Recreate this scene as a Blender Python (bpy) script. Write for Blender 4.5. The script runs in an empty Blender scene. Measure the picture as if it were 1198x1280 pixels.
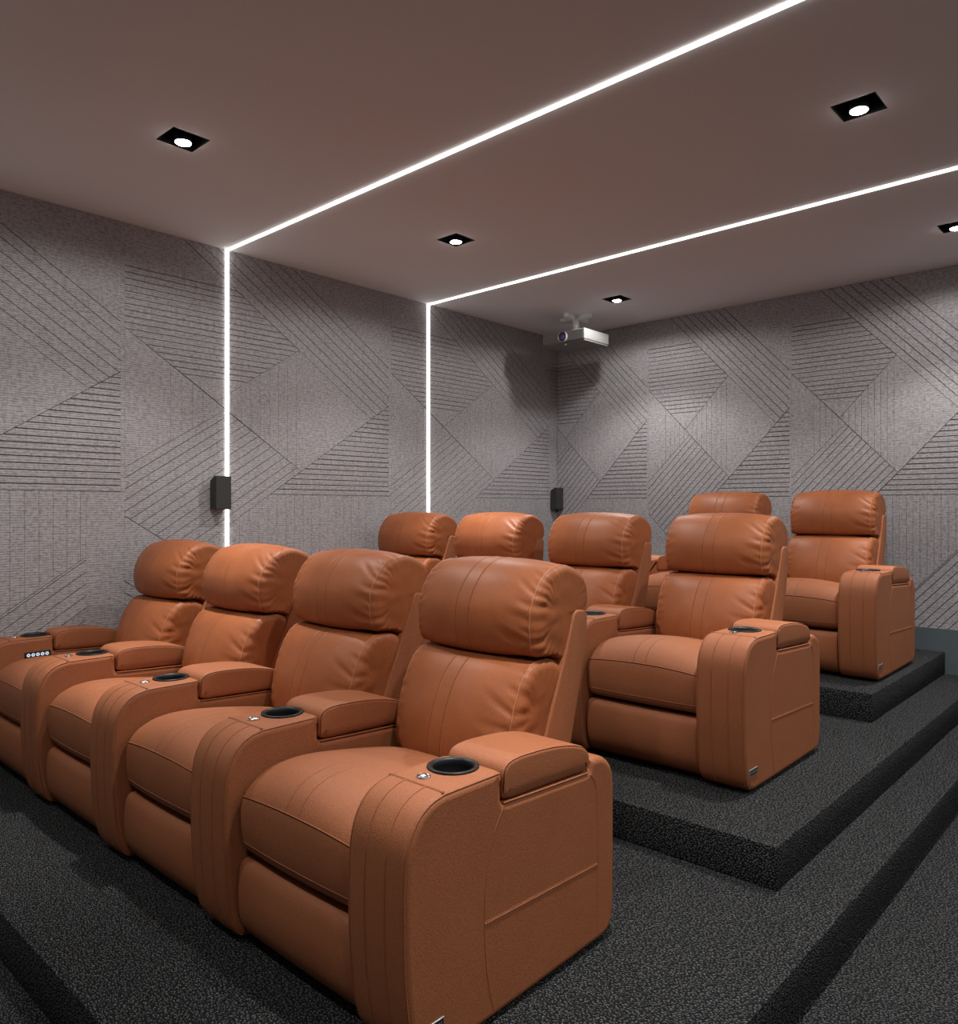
import bpy, bmesh, math, random
from mathutils import Vector, noise
from bisect import bisect
SC = bpy.context.scene
COL = SC.collection
R = math.radians

# ------------------------------------------------------------------ camera, world, exposure
EYE = 1.30
cam_d = bpy.data.cameras.new('camera')
cam_d.sensor_fit = 'HORIZONTAL'
cam_d.sensor_width = 36.0
cam_d.lens = 968.0 / 1198.0 * 36.0
cam_d.shift_y = (637.0 - 640.0) / 1198.0
cam_d.clip_start = 0.02
cam = bpy.data.objects.new('camera', cam_d)
COL.objects.link(cam)
cam.location = (0, 0, EYE)
cam.rotation_euler = (R(90), 0, R(42.564))
SC.camera = cam

SC.view_settings.view_transform = 'Standard'
SC.view_settings.look = 'None'
SC.view_settings.gamma = 1.0
SC.view_settings.use_curve_mapping = False
SC.view_settings.exposure = 0.0

world = bpy.data.worlds.new('world')
SC.world = world
world.use_nodes = True
world.node_tree.nodes['Background'].inputs[0].default_value = (0.0, 0.0, 0.0, 1)
world.node_tree.nodes['Background'].inputs[1].default_value = 0.0

SPOT_W = 55.0          # each recessed downlight, wide part of its beam
CORE_W = 205.0          # its bright core
CORE_ANGLE = 50.0
WIDE_W = 25.0           # weak spill close to the ceiling
WIDE_ANGLE = 172.0
SPOT_ANGLE = 116.0
SPOT_BLEND = 0.42
LENS_E = 60.0           # glowing lens of a downlight
STRIP_E = 5.0           # light strips

# ------------------------------------------------------------------ room dimensions
XL, XR, YF, YB = -4.64, 2.56, -3.0, 6.20
ZC = 2.998
T0, T1, T2, T3 = -0.155, 0.0, 0.151, 0.304
BASE_TOP = 0.463


# ------------------------------------------------------------------ helpers
def link(name, me, parent=None):
    o = bpy.data.objects.new(name, me)
    COL.objects.link(o)
    if parent is not None:
        o.parent = parent
    return o


def obj(name, bm, mats, parent=None, smooth=True, recalc=True):
    if recalc:
        bmesh.ops.recalc_face_normals(bm, faces=bm.faces[:])
    me = bpy.data.meshes.new(name)
    bm.to_mesh(me)
    bm.free()
    for m in (mats if isinstance(mats, (list, tuple)) else [mats]):
        me.materials.append(m)
    if smooth:
        for p in me.polygons:
            p.use_smooth = True
    return link(name, me, parent)


def sharp(o, deg):
    bpy_me = o.data
    bm = bmesh.new()
    bm.from_mesh(bpy_me)
    for e in bm.edges:
        if len(e.link_faces) == 2:
            e.smooth = e.calc_face_angle(0) < R(deg)
    bm.to_mesh(bpy_me)
    bm.free()
    return o


def thing(name, label, cat, loc=(0, 0, 0), rotz=0, group=None):
    o = bpy.data.objects.new(name, None)
    COL.objects.link(o)
    o.empty_display_size = 0.05
    o.location = loc
    o.rotation_euler = (0, 0, rotz)
    o['label'] = label
    o['category'] = cat
    if group:
        o['group'] = group
    return o


def struct(name, bm, mats, smooth=False):
    o = obj(name, bm, mats, None, smooth)
    o['kind'] = 'structure'
    return o


def box(bm, x0, x1, y0, y1, z0, z1, bev=0.0, seg=2, mat=0):
    r = bmesh.ops.create_cube(bm, size=1.0)
    vs = r['verts']
    for v in vs:
        v.co = Vector(((x0 + x1) / 2 + v.co.x * (x1 - x0), (y0 + y1) / 2 + v.co.y * (y1 - y0), (z0 + z1) / 2 + v.co.z * (z1 - z0)))
    fs = set(f for v in vs for f in v.link_faces)
    for f in fs:
        f.material_index = mat
    if bev > 0:
        es = list(set(e for v in vs for e in v.link_edges))
        r = bmesh.ops.bevel(bm, geom=es, offset=bev, segments=seg, affect='EDGES', profile=0.5)
        for f in r['faces']:
            f.material_index = mat


def tube(bm, pts, r, n=6, mat=0):
    pts = [Vector(p) for p in pts]
    rings = []
    for i, p in enumerate(pts):
        t = (pts[min(i + 1, len(pts) - 1)] - pts[max(i - 1, 0)])
        if t.length < 1e-9:
            t = Vector((0, 0, 1))
        t.normalize()
        a = Vector((1, 0, 0)) if abs(t.x) < 0.8 else Vector((0, 1, 0))
        u = t.cross(a).normalized()
        w = t.cross(u).normalized()
        rings.append([bm.verts.new(p + (u * math.cos(2 * math.pi * k / n) + w * math.sin(2 * math.pi * k / n)) * r) for k in range(n)])
    for i in range(len(rings) - 1):
        for k in range(n):
            f = bm.faces.new((rings[i][k], rings[i][(k + 1) % n], rings[i + 1][(k + 1) % n], rings[i + 1][k]))
            f.material_index = mat
    for rg in (rings[0], rings[-1]):
        f = bm.faces.new(rg)
        f.material_index = mat


def lathe(bm, prof, n=32, mat=0, axis='z', c=(0, 0, 0), caps=(True, True)):
    """prof: (radius, height) pairs"""
    rings = []
    for (r, h) in prof:
        ring = []
        for k in range(n):
            a = 2 * math.pi * k / n
            if axis == 'z':
                p = (c[0] + r * math.cos(a), c[1] + r * math.sin(a), c[2] + h)
            elif axis == 'y':
                p = (c[0] + r * math.cos(a), c[1] + h, c[2] + r * math.sin(a))
            else:
                p = (c[0] + h, c[1] + r * math.cos(a), c[2] + r * math.sin(a))
            ring.append(bm.verts.new(p))
        rings.append(ring)
    for i in range(len(rings) - 1):
        for k in range(n):
            f = bm.faces.new((rings[i][k], rings[i][(k + 1) % n], rings[i + 1][(k + 1) % n], rings[i + 1][k]))
            f.material_index = mat
    if caps[0]:
        bm.faces.new(rings[0]).material_index = mat
    if caps[1]:
        bm.faces.new(rings[-1]).material_index = mat


def catmull(ctrl, n, closed=True, alpha=0.5):
    """centripetal Catmull-Rom through ctrl (2-D), resampled to n points evenly by length"""
    P = [Vector((p[0], p[1])) for p in ctrl]
    m = len(P)
    dense = []
    segs = m if closed else m - 1
    for i in range(segs):
        if closed:
            p0, p1, p2, p3 = P[(i - 1) % m], P[i], P[(i + 1) % m], P[(i + 2) % m]
        else:
            p1, p2 = P[i], P[i + 1]
            p0 = P[i - 1] if i > 0 else p1 * 2 - p2
            p3 = P[i + 2] if i + 2 < m else p2 * 2 - p1
        t0 = 0.0
        t1 = t0 + max((p1 - p0).length, 1e-6) ** alpha
        t2 = t1 + max((p2 - p1).length, 1e-6) ** alpha
        t3 = t2 + max((p3 - p2).length, 1e-6) ** alpha
        for k in range(24):
            t = t1 + (t2 - t1) * k / 24
            a1 = p0 * ((t1 - t) / (t1 - t0)) + p1 * ((t - t0) / (t1 - t0))
            a2 = p1 * ((t2 - t) / (t2 - t1)) + p2 * ((t - t1) / (t2 - t1))
            a3 = p2 * ((t3 - t) / (t3 - t2)) + p3 * ((t - t2) / (t3 - t2))
            b1 = a1 * ((t2 - t) / (t2 - t0)) + a2 * ((t - t0) / (t2 - t0))
            b2 = a2 * ((t3 - t) / (t3 - t1)) + a3 * ((t - t1) / (t3 - t1))
            dense.append(b1 * ((t2 - t) / (t2 - t1)) + b2 * ((t - t1) / (t2 - t1)))
    if closed:
        dense.append(P[0].copy())
    else:
        dense.append(P[-1].copy())
    return resample(dense, n, closed)


def resample(dense, n, closed=True):
    acc = [0.0]
    for i in range(1, len(dense)):
        acc.append(acc[-1] + (dense[i] - dense[i - 1]).length)
    out = []
    for k in range(n):
        s = acc[-1] * k / (n if closed else n - 1)
        j = min(max(bisect(acc, s) - 1, 0), len(dense) - 2)
        d = acc[j + 1] - acc[j]
        out.append(dense[j].lerp(dense[j + 1], 0 if d < 1e-9 else (s - acc[j]) / d))
    return out


def loop_normals(L):
    """outward 2-D normals of a closed loop"""
    n = len(L)
    area = sum(L[i].x * L[(i + 1) % n].y - L[(i + 1) % n].x * L[i].y for i in range(n))
    s = 1 if area > 0 else -1
    out = []
    for i in range(n):
        t = L[(i + 1) % n] - L[i - 1]
        out.append(Vector((t.y, -t.x)).normalized() * s)
    return out


def edge_stations(hw, r, k=5):
    """(x, inset) stations from -hw to hw with a quarter-round of radius r at both ends"""
    right = []
    for i in range(k + 1):
        a = math.pi / 2 * i / k
        right.append((hw - r + r * math.sin(a), r * (1 - math.cos(a))))
    left = [(-x, e) for x, e in reversed(right)]
    return left, right


def loft(bm, rings, mat=0, cap=True):
    vr = [[bm.verts.new(p) for p in ring] for ring in rings]
    n = len(vr[0])
    for i in range(len(vr) - 1):
        for k in range(n):
            f = bm.faces.new((vr[i][k], vr[i][(k + 1) % n], vr[i + 1][(k + 1) % n], vr[i + 1][k]))
            f.material_index = mat
    if cap:
        bm.faces.new(list(reversed(vr[0]))).material_index = mat
        bm.faces.new(vr[-1]).material_index = mat
    return vr


# ------------------------------------------------------------------ materials
def new_mat(name):
    m = bpy.data.materials.new(name)
    m.use_nodes = True
    nt = m.node_tree
    b = nt.nodes['Principled BSDF']
    return m, nt, b


def simple(name, col, rough=0.5, metal=0.0, spec=0.5, emit=None, es=0.0):
    m, nt, b = new_mat(name)
    b.inputs['Base Color'].default_value = (*col, 1)
    b.inputs['Roughness'].default_value = rough
    b.inputs['Metallic'].default_value = metal
    b.inputs['Specular IOR Level'].default_value = spec
    if emit:
        b.inputs['Emission Color'].default_value = (*emit, 1)
        b.inputs['Emission Strength'].default_value = es
    return m


def N(nt, typ, **kw):
    n = nt.nodes.new(typ)
    for k, v in kw.items():
        setattr(n, k, v)
    return n


def mix_col(nt, fac, a, b):
    n = N(nt, 'ShaderNodeMix', data_type='RGBA')
    if isinstance(fac, (int, float)):
        n.inputs[0].default_value = fac
    else:
        nt.links.new(fac, n.inputs[0])
    for i, c in ((6, a), (7, b)):
        if isinstance(c, tuple):
            n.inputs[i].default_value = (*c, 1)
        else:
            nt.links.new(c, n.inputs[i])
    return n.outputs[2]


def leather(name, col, dark, rough, grain, bump, blotch=0.35):
    m, nt, b = new_mat(name)
    tc = N(nt, 'ShaderNodeTexCoord')
    n1 = N(nt, 'ShaderNodeTexNoise')
    n1.inputs['Scale'].default_value = grain
    n1.inputs['Detail'].default_value = 3
    n2 = N(nt, 'ShaderNodeTexNoise')
    n2.inputs['Scale'].default_value = 7
    n2.inputs['Detail'].default_value = 3
    v = N(nt, 'ShaderNodeTexVoronoi')
    v.inputs['Scale'].default_value = grain * 0.9
    for n in (n1, n2, v):
        nt.links.new(tc.outputs['Object'], n.inputs['Vector'])
    r1 = N(nt, 'ShaderNodeValToRGB')
    r1.color_ramp.elements[0].position = 0.3
    r1.color_ramp.elements[1].position = 0.7
    nt.links.new(n1.outputs['Fac'], r1.inputs[0])
    c1 = mix_col(nt, r1.outputs[0], tuple(0.6 * c + 0.4 * d for c, d in zip(col, dark)), tuple(min(1, c * 1.17) for c in col))
    r2 = N(nt, 'ShaderNodeValToRGB')
    r2.color_ramp.elements[0].position = 0.35
    r2.color_ramp.elements[1].position = 0.75
    nt.links.new(n2.outputs['Fac'], r2.inputs[0])
    mm = N(nt, 'ShaderNodeMath', operation='MULTIPLY')
    mm.inputs[1].default_value = blotch
    nt.links.new(r2.outputs[0], mm.inputs[0])
    c2 = mix_col(nt, mm.outputs[0], c1, dark)
    nt.links.new(c2, b.inputs['Base Color'])
    b.inputs['Roughness'].default_value = rough
    b.inputs['Specular IOR Level'].default_value = 0.27
    bp = N(nt, 'ShaderNodeBump')
    bp.inputs['Strength'].default_value = bump
    bp.inputs['Distance'].default_value = 0.0012
    nt.links.new(v.outputs['Distance'], bp.inputs['Height'])
    nt.links.new(bp.outputs[0], b.inputs['Normal'])
    return m


TAN = (0.305, 0.096, 0.034)
TAN_D = (0.17, 0.045, 0.014)
M_SMOOTH = leather('smooth_tan_leather', TAN, TAN_D, 0.47, 330, 0.08, 0.40)
M_GRAIN = leather('grained_tan_leather', (0.300, 0.107, 0.046), TAN_D, 0.58, 300, 0.30, 0.12)
M_SEAM = simple('brown_stitching', (0.075, 0.022, 0.009), 0.9, 0, 0.1)
M_THREAD = simple('light_tan_thread', (0.40, 0.19, 0.10), 0.7, 0, 0.2)
M_PIPE = simple('tan_piping', (0.38, 0.14, 0.06), 0.5)
M_UNDER = simple('dark_brown_lining', (0.05, 0.02, 0.011), 0.9)
M_BLACK = simple('black_plastic', (0.012, 0.012, 0.013), 0.38)
M_CUP = simple('black_cup_metal', (0.0045, 0.0045, 0.005), 0.42, 0.0, 0.35)
M_CHROME = simple('chrome', (0.75, 0.76, 0.78), 0.12, 1.0)
M_SILVER = simple('silver_paint', (0.55, 0.57, 0.58), 0.35, 0.7)
M_BADGE = simple('dark_badge_metal', (0.03, 0.035, 0.04), 0.35, 0.6)
M_ICON = simple('lit_button_icon', (0.5, 0.62, 0.72), 0.5, 0, 0.5, (0.65, 0.82, 1.0), 0.55)


def carpet_mat():
    m, nt, b = new_mat('charcoal_loop_carpet')
    tc = N(nt, 'ShaderNodeTexCoord')
    # treads are mapped in plan, risers along their run and height
    sp = N(nt, 'ShaderNodeSeparateXYZ')
    nt.links.new(tc.outputs['Object'], sp.inputs[0])
    ru = N(nt, 'ShaderNodeMath', operation='ADD')
    nt.links.new(sp.outputs[0], ru.inputs[0])
    nt.links.new(sp.outputs[1], ru.inputs[1])
    ri = N(nt, 'ShaderNodeCombineXYZ')
    nt.links.new(ru.outputs[0], ri.inputs[0])
    nt.links.new(sp.outputs[2], ri.inputs[1])
    tr = N(nt, 'ShaderNodeCombineXYZ')
    nt.links.new(sp.outputs[0], tr.inputs[0])
    nt.links.new(sp.outputs[1], tr.inputs[1])
    sn = N(nt, 'ShaderNodeSeparateXYZ')
    nt.links.new(tc.outputs['Normal'], sn.inputs[0])
    gt = N(nt, 'ShaderNodeMath', operation='GREATER_THAN')
    gt.inputs[1].default_value = 0.6
    nt.links.new(sn.outputs[2], gt.inputs[0])
    mv = N(nt, 'ShaderNodeMix', data_type='VECTOR')
    nt.links.new(gt.outputs[0], mv.inputs[0])
    nt.links.new(ri.outputs[0], mv.inputs[4])
    nt.links.new(tr.outputs[0], mv.inputs[5])
    mp = N(nt, 'ShaderNodeMapping')
    mp.inputs['Scale'].default_value = (1.0, 1.45, 1.0)
    mp.inputs['Rotation'].default_value = (0, 0, 0.45)
    nt.links.new(mv.outputs[1], mp.inputs['Vector'])
    nz = N(nt, 'ShaderNodeTexNoise')
    nz.inputs['Scale'].default_value = 60
    nt.links.new(mp.outputs[0], nz.inputs['Vector'])
    add = N(nt, 'ShaderNodeVectorMath', operation='MULTIPLY_ADD')
    add.inputs[1].default_value = (0.008, 0.008, 0.008)
    nt.links.new(nz.outputs['Color'], add.inputs[0])
    nt.links.new(mp.outputs[0], add.inputs[2])
    v = N(nt, 'ShaderNodeTexVoronoi')
    v.voronoi_dimensions = '2D'
    v.inputs['Randomness'].default_value = 0.85
    v.inputs['Scale'].default_value = 104
    nt.links.new(add.outputs[0], v.inputs['Vector'])
    rp = N(nt, 'ShaderNodeValToRGB')
    rp.color_ramp.elements[0].position = 0.10
    rp.color_ramp.elements[0].color = (1, 1, 1, 1)
    rp.color_ramp.elements[1].position = 0.42
    rp.color_ramp.elements[1].color = (0, 0, 0, 1)
    nt.links.new(v.outputs['Distance'], rp.inputs[0])
    sep = N(nt, 'ShaderNodeSeparateColor')
    nt.links.new(v.outputs['Color'], sep.inputs[0])
    pw = N(nt, 'ShaderNodeMath', operation='POWER')
    pw.operation = 'MULTIPLY_ADD'
    pw.inputs[1].default_value = 0.7
    pw.inputs[2].default_value = 0.3
    nt.links.new(sep.outputs[0], pw.inputs[0])
    mu = N(nt, 'ShaderNodeMath', operation='MULTIPLY')
    nt.links.new(rp.outputs[0], mu.inputs[0])
    nt.links.new(pw.outputs[0], mu.inputs[1])
    c = mix_col(nt, mu.outputs[0], (0.0085, 0.0088, 0.0092), (0.175, 0.178, 0.180))
    nt.links.new(c, b.inputs['Base Color'])
    b.inputs['Roughness'].default_value = 0.95
    b.inputs['Specular IOR Level'].default_value = 0.1
    bp = N(nt, 'ShaderNodeBump')
    bp.inputs['Strength'].default_value = 0.9
    bp.inputs['Distance'].default_value = 0.004
    nt.links.new(rp.outputs[0], bp.inputs['Height'])
    nt.links.new(bp.outputs[0], b.inputs['Normal'])
    return m


def fabric_mat(name, base, dark):
    """woven acoustic panel: short horizontal dashes"""
    m, nt, b = new_mat(name)
    tc = N(nt, 'ShaderNodeTexCoord')
    sp = N(nt, 'ShaderNodeSeparateXYZ')
    nt.links.new(tc.outputs['Object'], sp.inputs[0])
    ad = N(nt, 'ShaderNodeMath', operation='ADD')
    nt.links.new(sp.outputs[0], ad.inputs[0])
    nt.links.new(sp.outputs[1], ad.inputs[1])
    cb = N(nt, 'ShaderNodeCombineXYZ')
    nt.links.new(ad.outputs[0], cb.inputs[0])
    nt.links.new(sp.outputs[2], cb.inputs[1])
    nz = N(nt, 'ShaderNodeTexNoise')
    nz.inputs['Scale'].default_value = 38
    nz.inputs['Detail'].default_value = 2
    nt.links.new(cb.outputs[0], nz.inputs['Vector'])
    wob = N(nt, 'ShaderNodeVectorMath', operation='MULTIPLY_ADD')
    wob.inputs[1].default_value = (0.012, 0.006, 0)
    nt.links.new(nz.outputs['Color'], wob.inputs[0])
    nt.links.new(cb.outputs[0], wob.inputs[2])
    def streak(sx, sz, det):
        st = N(nt, 'ShaderNodeMapping')
        st.inputs['Scale'].default_value = (sx, sz, 1)
        nt.links.new(wob.outputs[0], st.inputs['Vector'])
        n2 = N(nt, 'ShaderNodeTexNoise')
        n2.inputs['Scale'].default_value = 1.0
        n2.inputs['Detail'].default_value = det
        nt.links.new(st.outputs[0], n2.inputs['Vector'])
        return n2.outputs['Fac']
    a0, a2, a3 = streak(40, 80, 2.0), streak(95, 16, 2.0), streak(7, 5, 3.0)
    # woven rows: a wavy band every 13 mm, broken into short dashes
    sep2 = N(nt, 'ShaderNodeSeparateXYZ')
    nt.links.new(wob.outputs[0], sep2.inputs[0])
    rw = N(nt, 'ShaderNodeMath', operation='MULTIPLY')
    rw.inputs[1].default_value = 483.0
    nt.links.new(sep2.outputs[1], rw.inputs[0])
    sn = N(nt, 'ShaderNodeMath', operation='SINE')
    nt.links.new(rw.outputs[0], sn.inputs[0])
    ma = N(nt, 'ShaderNodeMath', operation='MULTIPLY_ADD')
    ma.inputs[1].default_value = 0.13
    nt.links.new(sn.outputs[0], ma.inputs[0])
    nt.links.new(a0, ma.inputs[2])
    a1 = ma.outputs[0]
    m1 = N(nt, 'ShaderNodeMath', operation='MULTIPLY_ADD')
    m1.inputs[1].default_value = 0.45
    nt.links.new(a2, m1.inputs[0])
    nt.links.new(a1, m1.inputs[2])
    mul = N(nt, 'ShaderNodeMath', operation='MULTIPLY_ADD')
    mul.inputs[1].default_value = 0.18
    nt.links.new(a3, mul.inputs[0])
    nt.links.new(m1.outputs[0], mul.inputs[2])
    rp = N(nt, 'ShaderNodeValToRGB')
    rp.color_ramp.elements[0].position = 0.58
    rp.color_ramp.elements[1].position = 0.98
    nt.links.new(mul.outputs[0], rp.inputs[0])
    c = mix_col(nt, rp.outputs[0], dark, base)
    nt.links.new(c, b.inputs['Base Color'])
    b.inputs['Roughness'].default_value = 0.92
    b.inputs['Specular IOR Level'].default_value = 0.15
    bp = N(nt, 'ShaderNodeBump')
    bp.inputs['Strength'].default_value = 0.5
    bp.inputs['Distance'].default_value = 0.0030
    nt.links.new(mul.outputs[0], bp.inputs['Height'])
    nt.links.new(bp.outputs[0], b.inputs['Normal'])
    return m


def paint_mat(name, col, rough=0.9):
    m, nt, b = new_mat(name)
    tc = N(nt, 'ShaderNodeTexCoord')
    nz = N(nt, 'ShaderNodeTexNoise')
    nz.inputs['Scale'].default_value = 90
    nz.inputs['Detail'].default_value = 3
    nt.links.new(tc.outputs['Object'], nz.inputs['Vector'])
    c = mix_col(nt, nz.outputs['Fac'], tuple(0.96 * x for x in col), tuple(1.04 * x for x in col))
    nt.links.new(c, b.inputs['Base Color'])
    b.inputs['Roughness'].default_value = rough
    b.inputs['Specular IOR Level'].default_value = 0.2
    bp = N(nt, 'ShaderNodeBump')
    bp.inputs['Strength'].default_value = 0.08
    bp.inputs['Distance'].default_value = 0.001
    nt.links.new(nz.outputs['Fac'], bp.inputs['Height'])
    nt.links.new(bp.outputs[0], b.inputs['Normal'])
    return m


M_CARPET = carpet_mat()
M_PANEL = fabric_mat('grey_woven_panel', (0.385, 0.369, 0.381), (0.215, 0.203, 0.209))
M_GROOVE = simple('panel_groove', (0.09, 0.078, 0.077), 0.95)
M_CEIL = paint_mat('taupe_ceiling_paint', (0.73, 0.72, 0.725))
M_BASE = paint_mat('slate_base_paint', (0.085, 0.105, 0.118), 0.7)
M_STRIP = simple('light_strip_diffuser', (0.9, 0.9, 0.9), 0.5, 0, 0.3, (1.0, 0.975, 0.94), STRIP_E)
M_LENS = simple('downlight_lens', (0.9, 0.9, 0.9), 0.4, 0, 0.3, (1.0, 0.98, 0.96), LENS_E)
M_HOUSING = simple('black_downlight_metal', (0.016, 0.016, 0.016), 0.45, 0.2)
M_SPEAKER = simple('charcoal_speaker_finish', (0.022, 0.022, 0.020), 0.6)
M_GRILLE = simple('black_speaker_cloth', (0.030, 0.031, 0.028), 0.85)

# ------------------------------------------------------------------ setting: floor, stepped platforms
bm = bmesh.new()
box(bm, XL - 0.2, XR + 0.2, YF - 0.2, YB + 0.2, T0 - 0.2, T0)
struct('floor', bm, M_CARPET)
for (nm, x1, y0, z0, z1) in (('lower_platform', -0.825, 0.795, T0, T1), ('middle_platform', -1.034, 2.625, T1, T2), ('upper_platform', -1.262, 4.51, T2, T3)):
    bm = bmesh.new()
    box(bm, XL, x1, y0, YB, z0, z1, 0.006, 2)
    o = struct(nm, bm, M_CARPET, True)
    sharp(o, 40)

# ------------------------------------------------------------------ ceiling with holes for the downlights
LX = (-3.407, -1.03, 1.35)  # the last column is added out of view to light chair sides and aisle
LY = (-0.10, 1.70, 3.495, 5.355)
DIM = 0.80              # added, unseen row nearest the screen: dimmed fill for the chair fronts
HS = 0.089
bm = bmesh.new()
xs = sorted([XL - 0.16, XR + 0.16] + [x + s * HS for x in LX for s in (-1, 1)])
ys = sorted([YF - 0.16, YB + 0.16] + [y + s * HS for y in LY for s in (-1, 1)])
TOPZ = ZC + 0.16


def in_hole(xa, xb, ya, yb):
    cx, cy = (xa + xb) / 2, (ya + yb) / 2
    return any(abs(cx - x) < HS and abs(cy - y) < HS for x in LX for y in LY)


gv = {}


def cv(i, j, z):
    k = (i, j, z)
    if k not in gv:
        gv[k] = bm.verts.new((xs[i], ys[j], z))
    return gv[k]


nx, ny = len(xs) - 1, len(ys) - 1
cell = {(i, j): not in_hole(xs[i], xs[i + 1], ys[j], ys[j + 1]) for i in range(nx) for j in range(ny)}
for (i, j), full in cell.items():
    if full:
        for z in (ZC, TOPZ):
            bm.faces.new([cv(i, j, z), cv(i + 1, j, z), cv(i + 1, j + 1, z), cv(i, j + 1, z)])
        for (di, dj, a, b_) in ((-1, 0, (i, j), (i, j + 1)), (1, 0, (i + 1, j), (i + 1, j + 1)), (0, -1, (i, j), (i + 1, j)), (0, 1, (i, j + 1), (i + 1, j + 1))):
            if not cell.get((i + di, j + dj), False):
                bm.faces.new([cv(*a, ZC), cv(*b_, ZC), cv(*b_, TOPZ), cv(*a, TOPZ)])
struct('ceiling', bm, M_CEIL)


# ------------------------------------------------------------------ walls clad with grooved acoustic panels
def clip(poly, nx_, ny_, c):
    """keep the side nx*x + ny*y <= c"""
    out = []
    n = len(poly)
    for i in range(n):
        p, q = poly[i], poly[(i + 1) % n]
        dp, dq = nx_ * p[0] + ny_ * p[1] - c, nx_ * q[0] + ny_ * q[1] - c
        if dp <= 0:
            out.append(p)
        if (dp < 0 < dq) or (dq < 0 < dp):
            t = dp / (dp - dq)
            out.append((p[0] + (q[0] - p[0]) * t, p[1] + (q[1] - p[1]) * t))
    return out


def area(poly):
    return 0.5 * sum(poly[i][0] * poly[(i + 1) % len(poly)][1] - poly[(i + 1) % len(poly)][0] * poly[i][1] for i in range(len(poly)))


def inset(poly, d, vd=None):
    if len(poly) < 3:
        return []
    if area(poly) < 0:
        poly = poly[::-1]
    out = poly
    n = len(poly)
    for i in range(n):
        p, q = poly[i], poly[(i + 1) % n]
        ex, ey = q[0] - p[0], q[1] - p[1]
        l = math.hypot(ex, ey)
        if l < 1e-6:
            continue
        a, b_ = ey / l, -ex / l
        dd = vd if (vd is not None and abs(ex) < 1e-6) else d
        out = clip(out, a, b_, a * p[0] + b_ * p[1] - dd)
        if len(out) < 3:
            return []
    return out


PV = (0.596, 1.572)
PX = (0.283, 1.999)
PY = (0.588, 2.425)
PP = (0.902, 1.9935)
D1A = (0.0, 2.378)
L1A, L1B = (0.0, 1.551), (0.314, 1.952)
D2B = (0.988, 2.112)
LOWA, LOWB = (0.0, 1.262), (0.19, 1.013)
QQ = (0.548, 0.544)
QR = (0.895, 1.030)
BZ = 1.405
D3B = (0.475, 1.405)
ETOP = (0.1695, 3.0)
BOT = 0.40
# (polygon in (s, z), stripe kind, spacing, first, last); kinds: None plain, 'h' level, 'v' upright, ('d', slope) slanting
REG = [
    ([D1A, PX, PY, ETOP, (0.0, 3.0)], 'h', 0.0372, 2.150, 2.76, 0.0042),
    ([PY, PX, PV, PP], 'v', 0.0345, 0.30, 0.605, 0.0014),
    ([D1A, (0.314, 1.952), L1A], 'v', 0.0345, 0.135, 0.32, 0.0014),
    ([L1A, L1B, PV, LOWB, LOWA], ('d', 1.33), 0.066, None, None, 0.0042),
    ([PV, D2B, (0.988, BZ), D3B], 'h', 0.0372, BZ, 2.12, 0.0056),
    ([ETOP, PY, PP, D2B, (0.988, 3.0)], ('d', -1.374), 0.076, None, None, 0.0042),
    ([(0.988, BZ), (1.0, BZ), (1.0, 3.0), (0.988, 3.0)], None, 0, 0, 0, 0.002),
    ([LOWB, QQ, QR, (0.895, BZ), D3B], 'v', 0.0345, 0.19, 0.895, 0.0014),
    ([LOWA, LOWB, QQ, (0.655, BOT), (0.0, BOT)], ('d', -1.31), 0.068, None, None, 0.0042),
    ([QQ, QR, (0.895, BOT), (0.655, BOT)], ('d', 1.40), 0.068, None, None, 0.0042),
    ([(0.895, BOT), (1.0, BOT), (1.0, BZ), (0.895, BZ)], None, 0, 0, 0, 0.002),
]


def pieces(poly, kind, sp, a0, a1, g, W):
    """split one region of a tile (already in metres) into slats; returns inset polygons"""
    if kind is None:
        return [inset(poly, g / 2, 0.0002)]
    if kind == 'h':
        nrm = (0.0, 1.0)
        lo, hi = a0, a1
        step = sp
    elif kind == 'v':
        nrm = (1.0, 0.0)
        lo, hi = a0 * W, a1 * W
        step = sp * W
    else:
        m = kind[1] / W
        l = math.hypot(m, 1.0)
        nrm = (-m / l, 1.0 / l)
        step = sp / l
        cs = [nrm[0] * p[0] + nrm[1] * p[1] for p in poly]
        if kind[1] > 0:
            hi = max(cs)
            lo = min(cs)
            if sp < 0.067:      # band between the long diagonal and its low edge: begin at the top line
                pass
        else:
            lo = min(cs)
            hi = lo + step * 7
            hi = min(hi, max(cs))
    cs = [nrm[0] * p[0] + nrm[1] * p[1] for p in poly]
    cuts = []
    c = lo
    while c < hi + 1e-6:
        cuts.append(c)
        c += step
    bounds = [min(cs) - 1] + cuts + [max(cs) + 1]
    out = []
    for i in range(len(bounds) - 1):
        p = clip(poly, nrm[0], nrm[1], bounds[i + 1])
        if len(p) >= 3:
            p = clip(p, -nrm[0], -nrm[1], -bounds[i])
        if len(p) >= 3 and abs(area(p)) > 2e-5:
            q = inset(p, g / 2, None if kind == 'v' else 0.0002)
            if len(q) >= 3 and abs(area(q)) > 1e-5:
                out.append(q)
    return out


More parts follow.
